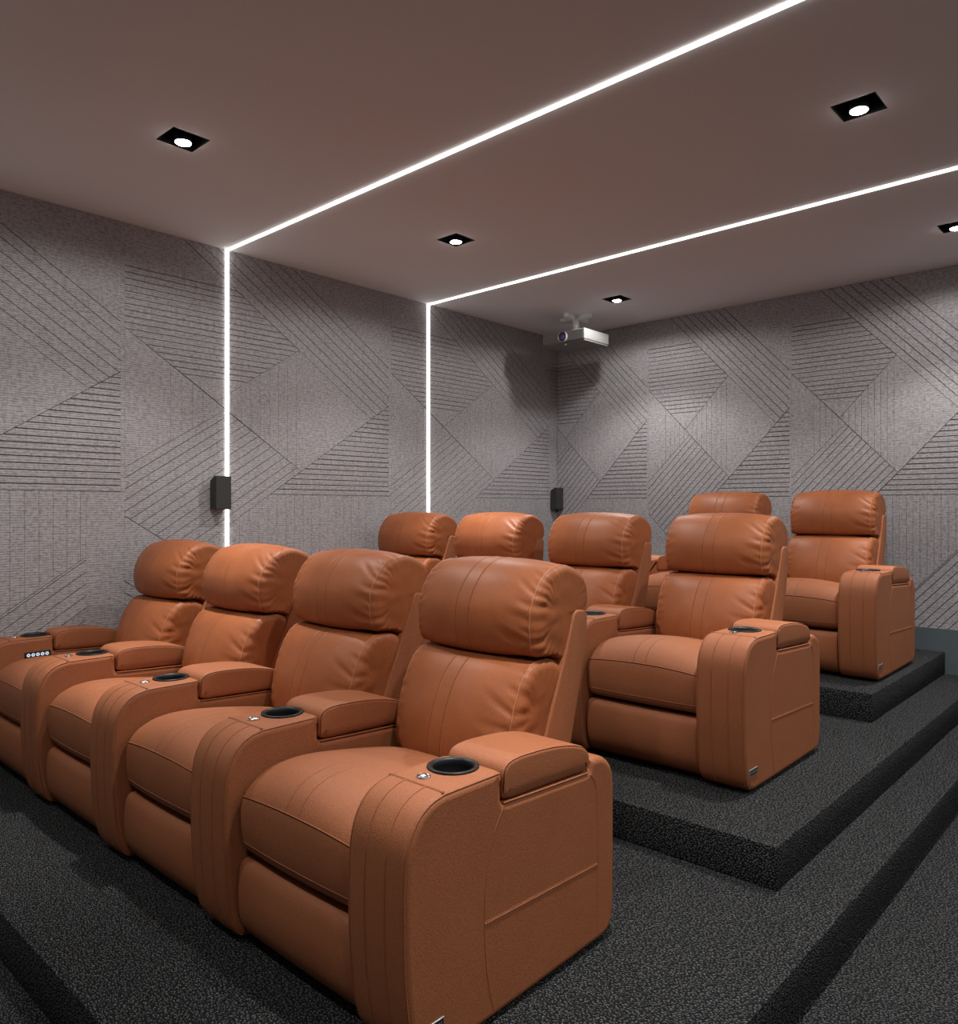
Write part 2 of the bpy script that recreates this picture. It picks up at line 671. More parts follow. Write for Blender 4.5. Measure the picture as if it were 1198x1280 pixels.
def panel_wall(name, along, face, back, u0, u1, org, W, sign, gm=1.0):
    """along: 'y' or 'x' running axis; face: coordinate of the panel face; back: coordinate of the backing"""
    bm = bmesh.new()
    D = 0.0055

    def P(u, z, d):
        c = face + sign * d
        return (c, u, z) if along == 'y' else (u, c, z)
    for k in range(math.floor((u0 - org) / W), math.ceil((u1 - org) / W)):
        for (poly, kind, sp, a0, a1, g) in REG:
            pm = [(s * W, z) for s, z in poly]
            if area(pm) < 0:
                pm = pm[::-1]
            for q in pieces(pm, kind, sp, a0, a1, g * gm, W):
                q = [(org + k * W + u, z) for u, z in q]
                for cl in ((-1, 0, -u0 - 0.001), (1, 0, u1 - 0.001), (0, -1, -BASE_TOP - 0.001), (0, 1, ZC)):
                    if len(q) >= 3:
                        q = clip(q, *cl)
                qq = []
                for p in q:
                    if not qq or math.hypot(p[0] - qq[-1][0], p[1] - qq[-1][1]) > 1e-4:
                        qq.append(p)
                if len(qq) > 2 and math.hypot(qq[0][0] - qq[-1][0], qq[0][1] - qq[-1][1]) < 1e-4:
                    qq.pop()
                if len(qq) < 3:
                    continue
                f_ = [bm.verts.new(P(u, z, 0)) for u, z in qq]
                b_ = [bm.verts.new(P(u, z, D + 0.001)) for u, z in qq]
                bm.faces.new(f_)
                for i in range(len(qq)):
                    j = (i + 1) % len(qq)
                    bm.faces.new((f_[i], f_[j], b_[j], b_[i]))
    bmesh.ops.recalc_face_normals(bm, faces=bm.faces[:])
    a, b2 = face + sign * D, back
    lo, hi = min(a, b2), max(a, b2)
    if along == 'y':
        box(bm, lo, hi, u0 - 0.15, u1 + 0.15, T0 - 0.2, ZC, 0, 2, 1)
    else:
        box(bm, u0, u1, lo, hi, T0 - 0.2, ZC, 0, 2, 1)
    o = obj(name, bm, [M_PANEL, M_GROOVE], None, False, False)
    o['kind'] = 'structure'
    return o


panel_wall('wall_left', 'y', XL, XL - 0.15, YF, YB, 1.955, 2.071, -1)
panel_wall('wall_back', 'x', YB, YB + 0.15, XL, XR, -3.61, 1.283, 1, 1.25)
bm = bmesh.new()
box(bm, XR, XR + 0.15, YF - 0.15, YB + 0.15, T0 - 0.2, ZC)
struct('wall_right', bm, M_PANEL)
bm = bmesh.new()
box(bm, XL, XR, YF - 0.15, YF, T0 - 0.2, ZC)
struct('wall_front', bm, M_PANEL)
bm = bmesh.new()
box(bm, XL, XR, YB - 0.004, YB + 0.02, T0, BASE_TOP, 0.0015, 1)
struct('baseboard_back', bm, M_BASE)
bm = bmesh.new()
box(bm, XL - 0.02, XL + 0.004, YF, YB - 0.004, T0, BASE_TOP, 0.0015, 1)
struct('baseboard_left', bm, M_BASE)

# ------------------------------------------------------------------ light strips (each runs up the wall and across the ceiling)
def light_strip(y, label):
    t = thing('light_strip', label, 'light strip', (XL, y, BASE_TOP), 0, 'light strips running up the wall and over the ceiling')
    w, d = 0.0118, 0.0115
    bm = bmesh.new()
    box(bm, -0.004, d, -w, w, 0, ZC - BASE_TOP - 0.0005, 0.002, 1)
    obj('wall_strip', bm, M_STRIP, t, False)
    bm = bmesh.new()
    z = ZC - BASE_TOP
    box(bm, d + 0.0005, XR - XL - 0.01, -0.0085, 0.0085, z - 0.010, z + 0.004, 0.002, 1)
    obj('ceiling_strip', bm, M_STRIP, t, False)


light_strip(2.613, 'thick glowing white light strip rising up the left wall past the speaker')
light_strip(4.430, 'thinner glowing white light strip bending onto the ceiling nearest the projector')

light_strip(0.70, 'added unseen white fill strip toward the screen end, just in front of the first row')  # added out of view as soft fill on the chair fronts
light_strip(-1.05, 'added unseen white fill strip closest to the screen wall')  # second unseen strip, added for the same frontal fill

# ------------------------------------------------------------------ recessed downlights
DL_LABELS = {
    (-3.407, 1.70): 'square black recessed downlight at upper left, left of the thick ceiling light strip',
    (-3.407, 3.495): 'square black recessed downlight in the middle, between the two ceiling light strips',
    (-3.407, 5.355): 'small square black recessed downlight beside the ceiling projector',
    (-1.03, 3.495): 'largest square black recessed downlight, at upper right between the two ceiling light strips',
    (-1.03, 5.355): 'square black recessed downlight cut off by the right edge, beyond the thin light strip',
    (-3.407, -0.10): 'added unseen fill downlight, square black and dimmed, toward the screen, on the left',
    (-1.03, -0.10): 'added unseen fill downlight, square black and dimmed, toward the screen, on the right',
    (1.35, -0.10): 'added unseen fill downlight, square black and dimmed, toward the screen, over the right side',
    (1.35, 1.70): 'added unseen fill downlight, square black, over the right aisle, level with the front row',
    (1.35, 3.495): 'added unseen fill downlight, square black, over the right aisle, level with the middle row',
    (1.35, 5.355): 'added unseen fill downlight, square black, over the right aisle, level with the back row',
    (-1.03, 1.70): 'square black recessed downlight overhead, to the right of the front row',
}


def housing_bm():
    bm = bmesh.new()
    s, h, t = HS - 0.0015, 0.10, 0.0025
    # open-bottomed square box: four sides and a lid
    box(bm, -s, -s + t, -s, s, 0.0, h)
    box(bm, s - t, s, -s, s, 0.0, h)
    box(bm, -s, s, -s, -s + t, 0.0, h)
    box(bm, -s, s, s - t, s, 0.0, h)
    box(bm, -s, s, -s, s, h, h + t)
    return bm


first_dl = None
for x in LX:
    for y in LY:
        t = thing('downlight', DL_LABELS[(x, y)], 'downlight', (x, y, ZC), 0, 'square recessed downlights in the ceiling')
        if first_dl is None:
            parts = [obj('housing', housing_bm(), M_HOUSING, t, False)]
            bm = bmesh.new()
            lathe(bm, [(0.030, 0.10), (0.036, 0.06), (0.038, 0.0), (0.038, -0.012), (0.034, -0.013)], 32)
            parts.append(obj('lamp_body', bm, M_HOUSING, t))
            bm = bmesh.new()
            lathe(bm, [(0.0350, -0.0118), (0.0352, -0.0136), (0.0335, -0.0152), (0.027, -0.0172), (0.016, -0.0185), (0.005, -0.019)], 32)
            parts.append(obj('lens', bm, M_LENS, t))
            first_dl = parts
        else:
            for p in first_dl:
                c = p.copy()
                COL.objects.link(c)
                c.parent = t
        for pw, ang, bl in ((SPOT_W, SPOT_ANGLE, SPOT_BLEND), (CORE_W, CORE_ANGLE, 1.0), (WIDE_W, WIDE_ANGLE, 0.25)):
            ld = bpy.data.lights.new('downlight_beam', 'SPOT')
            ld.energy = pw * (DIM if y < 0 else 1.0)
            ld.spot_size = R(ang)
            ld.spot_blend = bl
            ld.shadow_soft_size = 0.032
            ld.color = (1.0, 0.97, 0.94)
            lo = bpy.data.objects.new('downlight_beam', ld)
            COL.objects.link(lo)
            lo.parent = t
            lo.location = (0, 0, -0.065)


# ------------------------------------------------------------------ recliner
YO = 1.60
random.seed(7)


def yz(pts):
    return [(y - YO, z) for y, z in pts]


HEAD = yz([(1.995, 1.117), (1.945, 1.083), (1.905, 1.035), (1.880, 0.985), (1.872, 0.935), (1.875, 0.885), (1.886, 0.848), (1.905, 0.828), (1.940, 0.822),
           (2.00, 0.818), (2.075, 0.800), (2.105, 0.82), (2.120, 0.88), (2.138, 0.938), (2.165, 0.952), (2.205, 0.962), (2.221, 1.01), (2.205, 1.075), (2.155, 1.113), (2.095, 1.131), (2.045, 1.130)])
LUMB = yz([(2.02, 0.818), (1.95, 0.819), (1.905, 0.815), (1.865, 0.796), (1.823, 0.755), (1.786, 0.695), (1.758, 0.625), (1.744, 0.555), (1.744, 0.49), (1.765, 0.435), (1.82, 0.41),
           (1.90, 0.42), (1.95, 0.50), (1.99, 0.62), (2.045, 0.75), (2.06, 0.795)])


def cushion(name, ctrl, y_front, y_back, n_prof, hw, pucker_seed, parent, bulge, zlift, mat_index_seam=1):
    """padded back cushion: a closed profile carried across x, the front drawn back towards both side seams,
    with double stitch lines up the middle and puckered seams near the sides"""
    L = catmull(ctrl, n_prof)
    zs = [p.y for p in L]
    zc = (min(zs) + max(zs)) / 2
    # arc length parameter
    acc = [0.0]
    for i in range(1, n_prof):
        acc.append(acc[-1] + (L[i] - L[i - 1]).length)
    SEAM = 0.255
    ST = 0.029
    xs = set()
    for i in range(61):
        xs.add(round(-SEAM + 2 * SEAM * i / 60, 5))
    for c in (-SEAM, SEAM):
        for d in (-0.008, -0.005, -0.0028, -0.0013, 0.0, 0.0013, 0.0028, 0.005, 0.008):
            xs.add(round(c + d, 5))
    for c in (-ST, ST):
        for d in (-0.006, -0.0035, -0.0018, -0.0007, 0.0007, 0.0018, 0.0035, 0.006):
            xs.add(round(c + d, 5))
    m = 8
    xs = {x for x in xs if abs(x) < SEAM + 0.009}
    for i in range(1, m + 1):
        x = SEAM + 0.009 + (hw - SEAM - 0.009) * math.sin(math.pi / 2 * i / m)
        xs.add(round(x, 5))
        xs.add(round(-x, 5))
    xs = sorted(xs)
    # stations: (x, how far the loop has shrunk into the side face); the side face is gridded too
    NCAP = 16
    stn = [(-hw - 0.004 * (1 - (1 - q) ** 2), q) for q in [0.94 * i / NCAP for i in range(NCAP, 0, -1)]]
    stn += [(x, 0.0) for x in xs]
    stn += [(hw + 0.004 * (1 - (1 - q) ** 2), q) for q in [0.94 * i / NCAP for i in range(1, NCAP + 1)]]
    rnd = random.Random(pucker_seed)
    total = acc[-1]
    pk = {}
    for sd in (-1, 1):
        lst = []
        s = 0.0
        while s < total:
            lst.append((s, rnd.uniform(0.35, 1.0) * rnd.choice((1, 1, 1, 0.3)), rnd.uniform(0.0065, 0.0125), rnd.uniform(0.1, 0.8), rnd.uniform(0.028, 0.075), rnd.uniform(-0.7, 0.5)))
            s += rnd.uniform(0.026, 0.056)
        pk[sd] = lst

    def front_w(y):
        return max(0.0, min(1.0, (y_back - y) / (y_back - y_front)))

    base = []
    for x, shr in stn:
        ax = min(abs(x), hw)
        if ax <= SEAM:
            ef = bulge * (ax / SEAM) ** 2.4
            k = zlift * (ax / SEAM) ** 3
        else:
            t = (ax - SEAM) / (hw - SEAM)
            ef = bulge + 0.034 * (1 - math.sqrt(max(0, 1 - t * t))) + 0.006 * t
            k = zlift + 0.13 * (1 - math.sqrt(max(0, 1 - t * t)))
        ring = []
        for p in L:
            w = front_w(p.x)
            yy = p.x + ef * w
            back_in = 0.012 * max(0, (ax - SEAM) / (hw - SEAM)) ** 2 if ax > SEAM else 0
            yy -= back_in * (1 - w)
            up = max(0.0, p.y - zc)
            dn = min(0.0, p.y - zc)
            zz = zc + up * (1 - k) + dn * (1 - k * 0.35)
            ring.append(Vector((x, yy, zz)))
        if shr > 0:
            cen = Vector((x, sum(p.y for p in ring) / n_prof, sum(p.z for p in ring) / n_prof))
            ring = [p.lerp(cen, shr) for p in ring]
        base.append(ring)
    xs = [x for x, q in stn]
    nS = len(xs)
    # normals
    bm = bmesh.new()
    rings = []
    for i in range(nS):
        ring = []
        ia, ib = max(i - 1, 0), min(i + 1, nS - 1)
        ax = abs(xs[i])
        sd = 1 if xs[i] > 0 else -1
        shr = stn[i][1]
        for j in range(n_prof):
            du = base[ib][j] - base[ia][j]
            dv = base[i][(j + 1) % n_prof] - base[i][j - 1]
            nrm = du.cross(dv)
            if nrm.length < 1e-12:
                nrm = Vector((0, -1, 0))
            nrm.normalize()
            p = base[i][j]
            w = front_w(L[j].x)
            d = 0.0
            # stitch lines
            for c in (-ST, ST):
                q = (xs[i] - c) / 0.0022
                if abs(q) < 3:
                    d -= 0.0012 * math.exp(-q * q)
                q = (xs[i] - c) / 0.012
                if abs(q) < 3:
                    d -= 0.0004 * math.exp(-q * q)
            # side seam
            q = (ax - SEAM) / 0.0022
            if abs(q) < 3:
                d -= 0.0022 * math.exp(-q * q)
            q = (ax - SEAM) / 0.02
            d -= 0.0022 * math.exp(-q * q)
            # puckers running off the seam
            off = ax - SEAM + shr * 0.09
            if abs(off) < 0.12:
                s = acc[j]
                for (sk, amp, wd, slope, ln, s2) in pk[sd]:
                    if off < 0:
                        ctr = sk + (off) * slope
                        fall = math.exp(-(off / ln) ** 2)
                        lead = 1 - math.exp(-((off) / 0.006) ** 2) * 0.5
                        wd2 = wd * (1 + 8 * -off)
                    else:
                        ctr = sk + off * s2
                        fall = math.exp(-(off / 0.055) ** 2)
                        lead = 1 - math.exp(-((off) / 0.006) ** 2) * 0.5
                        wd2 = wd * 1.15
                    q = (s - ctr) / wd2
                    if abs(q) < 2.8:
                        d += (0.0088 if off < 0 else 0.0062 * (1 - shr) ** 3) * amp * fall * lead * (math.exp(-q * q) - 0.35) * (0.3 + 0.7 * w)
            if off > 0:
                nv = noise.noise(Vector((p.x * 9, p.y * 13 + p.z * 16, p.z * 20 - p.y * 15 + pucker_seed)))
                d += 0.0060 * nv * min(1, off / 0.03) * (1 - 0.6 * shr) * (0.25 + 0.75 * w)
            # soft padding undulation
            d += 0.0022 * noise.noise(Vector((p.x * 7 + pucker_seed, p.y * 7, p.z * 7))) * w
            ring.append(p + nrm * d)
        rings.append(ring)
    # orient: make sure the normal used above pointed outwards
    vr = [[bm.verts.new(p) for p in ring] for ring in rings]
    for i in range(nS - 1):
        xm = (xs[i] + xs[i + 1]) / 2
        seam = any(abs(xm - c) < 0.0008 for c in (-ST, ST)) or abs(abs(xm) - SEAM) < 0.0009
        for j in range(n_prof):
            f = bm.faces.new((vr[i][j], vr[i][(j + 1) % n_prof], vr[i + 1][(j + 1) % n_prof], vr[i + 1][j]))
            f.material_index = (2 if abs(xm) > 0.1 else 1) if seam else 0
    bm.faces.new(vr[0])
    bm.faces.new(vr[-1])
    return obj(name, bm, [M_SMOOTH, M_SEAM, M_THREAD], parent)


SEAT_C = yz([(1.30, 0.288), (1.245, 0.283), (1.214, 0.296), (1.201, 0.335), (1.196, 0.395), (1.201, 0.452), (1.214, 0.487), (1.240, 0.520), (1.285, 0.547), (1.350, 0.560),
             (1.440, 0.559), (1.560, 0.545), (1.680, 0.522), (1.78, 0.492), (1.84, 0.44), (1.83, 0.34), (1.75, 0.30), (1.55, 0.288)])


def seat_cushion(parent):
    L = catmull(SEAT_C, 110)
    NR = loop_normals(L)
    hw, r = 0.2855, 0.034
    xs = set(round(-0.25 + 0.5 * i / 44, 5) for i in range(45))
    ST = 0.030
    for c in (-ST, ST):
        for d in (-0.006, -0.003, -0.0016, -0.0007, 0.0007, 0.0016, 0.003, 0.006):
            xs.add(round(c + d, 5))
    st = [(x, 0.0) for x in sorted(xs)]
    el, er = edge_stations(hw, r, 7)
    st = el + st + er
    bm = bmesh.new()
    rings = []
    for x, e in st:
        ring = []
        crown = (abs(x) / hw) ** 2.2
        for j, p in enumerate(L):
            up = max(0.0, min(1.0, (p.y - 0.40) / 0.14))
            zz = p.y - 0.040 * crown * up
            yy = p.x + 0.010 * crown * max(0.0, min(1.0, (0.0 - p.x) / 0.35))
            d = -e
            if p.y > 0.45 and p.x > 1.206 - YO:
                for c in (-ST, ST):
                    q = (x - c) / 0.0022
                    if abs(q) < 3:
                        d -= 0.0016 * math.exp(-q * q)
                d += 0.0015 * noise.noise(Vector((x * 8, p.x * 8, 3.1)))
            ring.append(Vector((x, yy + NR[j].x * d, zz + NR[j].y * d)))
        rings.append(ring)
    nP = len(L)
    vr = [[bm.verts.new(p) for p in ring] for ring in rings]
    for i in range(len(st) - 1):
        xm = (st[i][0] + st[i + 1][0]) / 2
        for j in range(nP):
            f = bm.faces.new((vr[i][j], vr[i][(j + 1) % nP], vr[i + 1][(j + 1) % nP], vr[i + 1][j]))
            pm = L[j]
            if any(abs(xm - c) < 0.0008 for c in (-ST, ST)) and pm.y > 0.462 and pm.x > 1.2 - YO:
                f.material_index = 1
    bm.faces.new(vr[0])
    bm.faces.new(vr[-1])
    bmesh.ops.recalc_face_normals(bm, faces=bm.faces[:])
    # piping along the front edge and lower front seam
    j0 = min(range(nP), key=lambda j: (L[j].x - (1.2065 - YO)) ** 2 + (L[j].y - 0.472) ** 2)
    tube(bm, [ring[j0] + Vector((0, -0.0006, 0.0004)) for ring in rings], 0.0017, 6, 1)
    tube(bm, [ring[j0] + Vector((0, -0.001, 0.0022)) for ring in rings], 0.0016, 6, 0)
    j1 = min(range(nP), key=lambda j: (L[j].x - (1.206 - YO)) ** 2 + (L[j].y - 0.318) ** 2)
    tube(bm, [ring[j1] for ring in rings], 0.0016, 6, 0)
    return obj('seat_cushion', bm, [M_GRAIN, M_SEAM], parent, True, False)


def footrest(parent):
    L = catmull(yz([(1.30, 0.262), (1.25, 0.266), (1.222, 0.262), (1.210, 0.245), (1.203, 0.20), (1.203, 0.14), (1.212, 0.085), (1.232, 0.045), (1.262, 0.022), (1.30, 0.018), (1.33, 0.05), (1.335, 0.15), (1.33, 0.24)]), 70)
    NR = loop_normals(L)
    hw = 0.2800
    el, er = edge_stations(hw, 0.013, 5)
    st = el + [(-0.25 + 0.5 * i / 14, 0) for i in range(15)] + er
    bm = bmesh.new()
    rings = []
    for x, e in st:
        b = 0.010 * (1 - (abs(x) / hw) ** 2)
        rings.append([Vector((x, p.x + NR[j].x * -e - (b if p.x < 1.26 - YO and 0.03 < p.y < 0.26 else 0) * math.sin(math.pi * max(0, min(1, (p.y - 0.02) / 0.245))), p.y + NR[j].y * -e)) for j, p in enumerate(L)])
    loft(bm, rings)
    return obj('footrest', bm, M_GRAIN, parent)


BACK = yz([(1.80, 0.19), (1.90, 0.40), (1.955, 0.552), (2.062, 0.795), (2.1225, 0.950), (2.134, 0.962), (2.150, 0.963), (2.188, 0.957), (2.199, 0.943), (2.191, 0.838), (2.150, 0.69), (2.102, 0.522), (2.05, 0.36), (2.02, 0.19)])


def back_frame(parent):
    dense = [Vector(p) for p in BACK]
    L = resample(dense + [dense[0]], 90)
    NR = loop_normals(L)
    el, er = edge_stations(0.2855, 0.007, 4)
    bm = bmesh.new()
    loft(bm, [[Vector((x, p.x - NR[j].x * e, p.y - NR[j].y * e)) for j, p in enumerate(L)] for x, e in el + er])
    o = obj('back_frame', bm, M_GRAIN, parent)
    return sharp(o, 50)


ARM_F = [(1.262, 0.010), (1.228, 0.020), (1.203, 0.048), (1.188, 0.095), (1.178, 0.16), (1.170, 0.25), (1.167, 0.36), (1.169, 0.45), (1.176, 0.515), (1.192, 0.560), (1.220, 0.596), (1.258, 0.618), (1.300, 0.627)]
ARM_R = [(1.902, 0.562), (1.935, 0.564), (1.972, 0.556), (2.006, 0.534), (2.026, 0.503), (2.033, 0.46), (2.034, 0.38), (2.033, 0.20), (2.030, 0.085), (2.020, 0.045), (1.998, 0.022), (1.962, 0.014)]


def arm_loop():
    a = catmull(yz(ARM_F), 60, False)
    top = [Vector((y - YO, z)) for y, z in [(1.35, 0.6277), (1.42, 0.6279), (1.47, 0.628), (1.499, 0.628), (1.503, 0.6255), (1.5045, 0.62), (1.505, 0.59), (1.506, 0.555), (1.509, 0.546), (1.53, 0.5435), (1.62, 0.5395), (1.76, 0.5335), (1.885, 0.528), (1.897, 0.530), (1.900, 0.540)]]
    rear = catmull(yz(ARM_R), 40, False)
    bot = [Vector((y - YO, z)) for y, z in [(1.80, 0.012), (1.60, 0.010), (1.42, 0.009)]]
    return a, a + top + rear + bot


def on_side(pts, x):
    return [Vector((x, y - YO, z)) for y, z in pts]


def smooth_line(ctrl, n=40):
    return [(p.x, p.y) for p in catmull(ctrl, n, False)]


def armrest(parent, hw, cup_dx, badge, panel, x0):
    front, L = arm_loop()
    NR = loop_normals(L)
    r = 0.020
    el, er = edge_stations(hw, r, 6)
    bm = bmesh.new()
    rings = [[Vector((x, p.x - NR[j].x * e, p.y - NR[j].y * e)) for j, p in enumerate(L)] for x, e in el + er]
    loft(bm, rings)
    bmesh.ops.recalc_face_normals(bm, faces=bm.faces[:])
    bmesh.ops.triangulate(bm, faces=[f for f in bm.faces if len(f.verts) > 4])
    me = bpy.data.meshes.new('armrest')
    bm.to_mesh(me)
    bm.free()
    # bore the cup well through the tray
    cy, cz = 1.4455 - YO, 0.6278
    tmp = bpy.data.objects.new('tmp_arm', me)
    COL.objects.link(tmp)
    cb = bmesh.new()
    lathe(cb, [(0.060, -0.085), (0.060, 0.05)], 40, 0, 'z', (cup_dx, cy, cz))
    bmesh.ops.recalc_face_normals(cb, faces=cb.faces[:])
    cme = bpy.data.meshes.new('tmp_cut')
    cb.to_mesh(cme)
    cb.free()
    cut = bpy.data.objects.new('tmp_cut', cme)
    COL.objects.link(cut)
    md = tmp.modifiers.new('b', 'BOOLEAN')
    md.operation = 'DIFFERENCE'
    md.object = cut
    md.solver = 'EXACT'
    dg = bpy.context.evaluated_depsgraph_get()
    me2 = bpy.data.meshes.new_from_object(tmp.evaluated_get(dg))
    bpy.data.objects.remove(tmp)
    bpy.data.objects.remove(cut)
    bm = bmesh.new()
    bm.from_mesh(me2)
    for e in bm.edges:
        if len(e.link_faces) == 2:
            e.smooth = e.calc_face_angle(0) < R(48)
    for f in bm.faces:
        f.smooth = abs(f.normal.x) < 0.9995
        f.material_index = 0
    # stitching: two lines up the front, one across the tray, edge lines, side seams
    fl = [p for p in front if p.y > 0.012]
    nf = loop_normals(L)
    for sx in (-0.036, 0.036):
        k = hw / 0.105
        tube(bm, [Vector((sx * k, L[j].x + nf[j].x * 0.0006, L[j].y + nf[j].y * 0.0006)) for j in range(60) if L[j].y > 0.012], 0.0018, 6, 1)
    ty = 1.2985 - YO
    tube(bm, [Vector((x, ty, 0.6268)) for x in (-hw + 0.006, hw - 0.006)], 0.0018, 6, 1)
    tube(bm, [Vector((x, ty + 0.004, 0.6272)) for x in (-hw + 0.008, hw - 0.008)], 0.0015, 6, 0)
    for sg in (-1, 1):
        ex = sg * (hw - 0.0050)
        # edge seam round the front and along the tray
        jj = [j for j in range(len(L)) if j < 60 + 4]
        tube(bm, [Vector((ex, L[j].x - nf[j].x * 0.0048, L[j].y - nf[j].y * 0.0048)) for j in jj if L[j].y > 0.02], 0.0021, 6, 1)
        xx = sg * (hw - 0.0002)
        tube(bm, on_side(smooth_line([(1.512, 0.538), (1.478, 0.49), (1.452, 0.42), (1.438, 0.34), (1.436, 0.25), (1.445, 0.14), (1.470, 0.03)]), xx), 0.0014, 6, 1)
        tube(bm, on_side(smooth_line([(1.899, 0.520), (1.922, 0.495), (1.934, 0.45), (1.937, 0.38), (1.937, 0.20), (1.937, 0.03)]), xx), 0.0014, 6, 1)
        tube(bm, on_side([(1.437, 0.262), (1.60, 0.2565), (1.78, 0.2505), (1.937, 0.244)], xx - sg * 0.0004), 0.0022, 8, 2)
        tube(bm, on_side([(1.437, 0.2665), (1.60, 0.2610), (1.78, 0.2550), (1.937, 0.2485)], xx - sg * 0.0006), 0.0016, 6, 1)
        # piping along the ledge below the lid
        tube(bm, on_side([(1.512, 0.5445), (1.62, 0.5385), (1.76, 0.5325), (1.892, 0.527)], sg * (hw - 0.003)), 0.0028, 8, 2)
    me2.clear_geometry()
    bm.to_mesh(me2)
    bm.free()
    me2.materials.clear()
    for m_ in (M_GRAIN, M_SEAM, M_PIPE):
        me2.materials.append(m_)
    arm = link('armrest', me2, parent)
    arm.location = (x0, 0, 0)

    # lid
    LID = yz([(1.5125, 0.556), (1.5095, 0.600), (1.514, 0.628), (1.530, 0.643), (1.565, 0.650), (1.640, 0.649), (1.720, 0.643), (1.800, 0.630), (1.862, 0.612), (1.888, 0.595), (1.897, 0.570), (1.897, 0.548),
              (1.890, 0.536), (1.80, 0.537), (1.66, 0.543), (1.53, 0.549)])
    LL = catmull(LID, 80)
    LN = loop_normals(LL)
    bm = bmesh.new()
    k = 8
    st = []
    for i in range(k + 1):
        a = math.pi / 2 * i / k
        st.append((math.sin(a), 1 - math.cos(a)))
    rr = 0.012
    stations = [(-(hw + 0.001) + rr - rr * s, rr * c) for s, c in reversed(st)] + [((hw + 0.001) - rr + rr * s, rr * c) for s, c in st]
    rings = []
    for x, e in stations:
        ring = []
        for j, p in enumerate(LL):
            low = max(0.0, min(1.0, (0.585 - p.y) / 0.04)) * max(0.0, -LN[j].y)
            ee = e * (1.0 + 1.9 * low)
            ring.append(Vector((x, p.x - LN[j].x * ee, p.y - LN[j].y * ee)))
        rings.append(ring)
    loft(bm, rings)
    bmesh.ops.recalc_face_normals(bm, faces=bm.faces[:])
    for ri in (4, len(rings) - 5):
        tube(bm, [rings[ri][j] for j in range(len(LL)) if LL[j].y > 0.556], 0.0014, 6, 1)
    lid = obj('armrest_lid', bm, [M_GRAIN, M_SEAM], arm, True, False)

    # cup holder, open well with a bevelled rim
    bm = bmesh.new()
    lathe(bm, [(0.0585, -0.080), (0.0585, -0.001), (0.0675, -0.001), (0.0690, 0.0015), (0.0680, 0.0050), (0.0640, 0.0062), (0.0570, 0.0045), (0.0535, 0.0), (0.0525, -0.012), (0.0505, -0.075), (0.001, -0.0755)], 48, 0, 'z', (cup_dx, cy, 0.6278), (True, True))
    obj('cup_holder', bm, M_CUP, arm)
    # power button: chrome ring with a domed cap
    bm = bmesh.new()
    by = 1.340 - YO
    lathe(bm, [(0.0185, -0.002), (0.0190, 0.0022), (0.0172, 0.0042), (0.0148, 0.0040), (0.0134, 0.0018), (0.0122, 0.0022), (0.0115, 0.0052), (0.0070, 0.0072), (0.0010, 0.0080)], 28, 0, 'z', (cup_dx, by, 0.6278))
    b = obj('power_button', bm, M_CHROME, arm)
    b['label'] = 'round chrome button'
    if badge:
        bm = bmesh.new()
        xo = hw
        y0, y1, z0, z1 = 1.214 - YO, 1.292 - YO, 0.078, 0.104
        box(bm, xo - 0.002, xo + 0.0025, y0, y1, z0, z1, 0.0008, 1, 1)
        box(bm, xo + 0.002, xo + 0.0030, y0 + 0.0025, y1 - 0.0025, z0 + 0.0025, z1 - 0.0025, 0, 1, 0)
        u = y0 + 0.008
        rnd = random.Random(3)
        while u < y1 - 0.010:      # worn raised lettering, too small to read
            w = rnd.choice((0.0055, 0.0065, 0.0045))
            box(bm, xo + 0.0028, xo + 0.0036, u, u + 0.0016, z0 + 0.008, z1 - 0.008, 0, 1, 1)
            if rnd.random() < 0.7:
                zz = rnd.choice((z0 + 0.008, z1 - 0.0098, (z0 + z1) / 2))
                box(bm, xo + 0.0028, xo + 0.0035, u, u + w * 0.75, zz, zz + 0.0018, 0, 1, 1)
            u += w + 0.0016
        o = obj('badge', bm, [M_BADGE, M_SILVER], arm, False)
        o['label'] = 'dark metal badge with silver border'
    if panel:
        bm = bmesh.new()
        y0, y1, zc_ = 1.365 - YO, 1.490 - YO, 0.540
        box(bm, hw - 0.002, hw + 0.003, y0, y1, zc_ - 0.0165, zc_ + 0.0165, 0.0045, 3, 0)
        for i in range(5):
            yc = y0 + 0.018 + i * (y1 - y0 - 0.036) / 4
            # ring-shaped lit icon
            lathe(bm, [(0.0088, 0.0025), (0.0088, 0.0042), (0.0080, 0.0047), (0.0044, 0.0047), (0.0038, 0.0038), (0.0030, 0.0036)], 18, 1, 'x', (hw, yc, zc_), (False, True))
        for f in bm.faces:
            if len(f.verts) == 18:
                f.material_index = 0
        o = obj('control_panel', bm, [M_BLACK, M_ICON], arm, False)
        o['label'] = 'black control panel with five lit buttons'
    return arm


def make_recliner():
    t = thing('recliner', 'tan leather recliner', 'recliner')
    bm = bmesh.new()
    box(bm, -0.286, 0.286, 1.305 - YO, 1.99 - YO, 0.012, 0.30, 0.01, 2)
    obj('seat_base', bm, M_UNDER, t)
    footrest(t)
    seat_cushion(t)
    back_frame(t)
    cushion('back_cushion', LUMB, 1.744 - YO, 2.02 - YO, 110, 0.2750, 11, t, 0.072, 0.05)
    cushion('headrest', HEAD, 1.872 - YO, 2.135 - YO, 130, 0.2750, 5, t, 0.048, 0.12)
    return t


proto = make_recliner()
arm_proto = armrest(None, 0.105, -0.015, True, False, 0.395)
arm_wall = armrest(None, 0.089, -0.006, False, True, 0.0)
arm_left = armrest(None, 0.105, -0.015, False, False, -0.395)


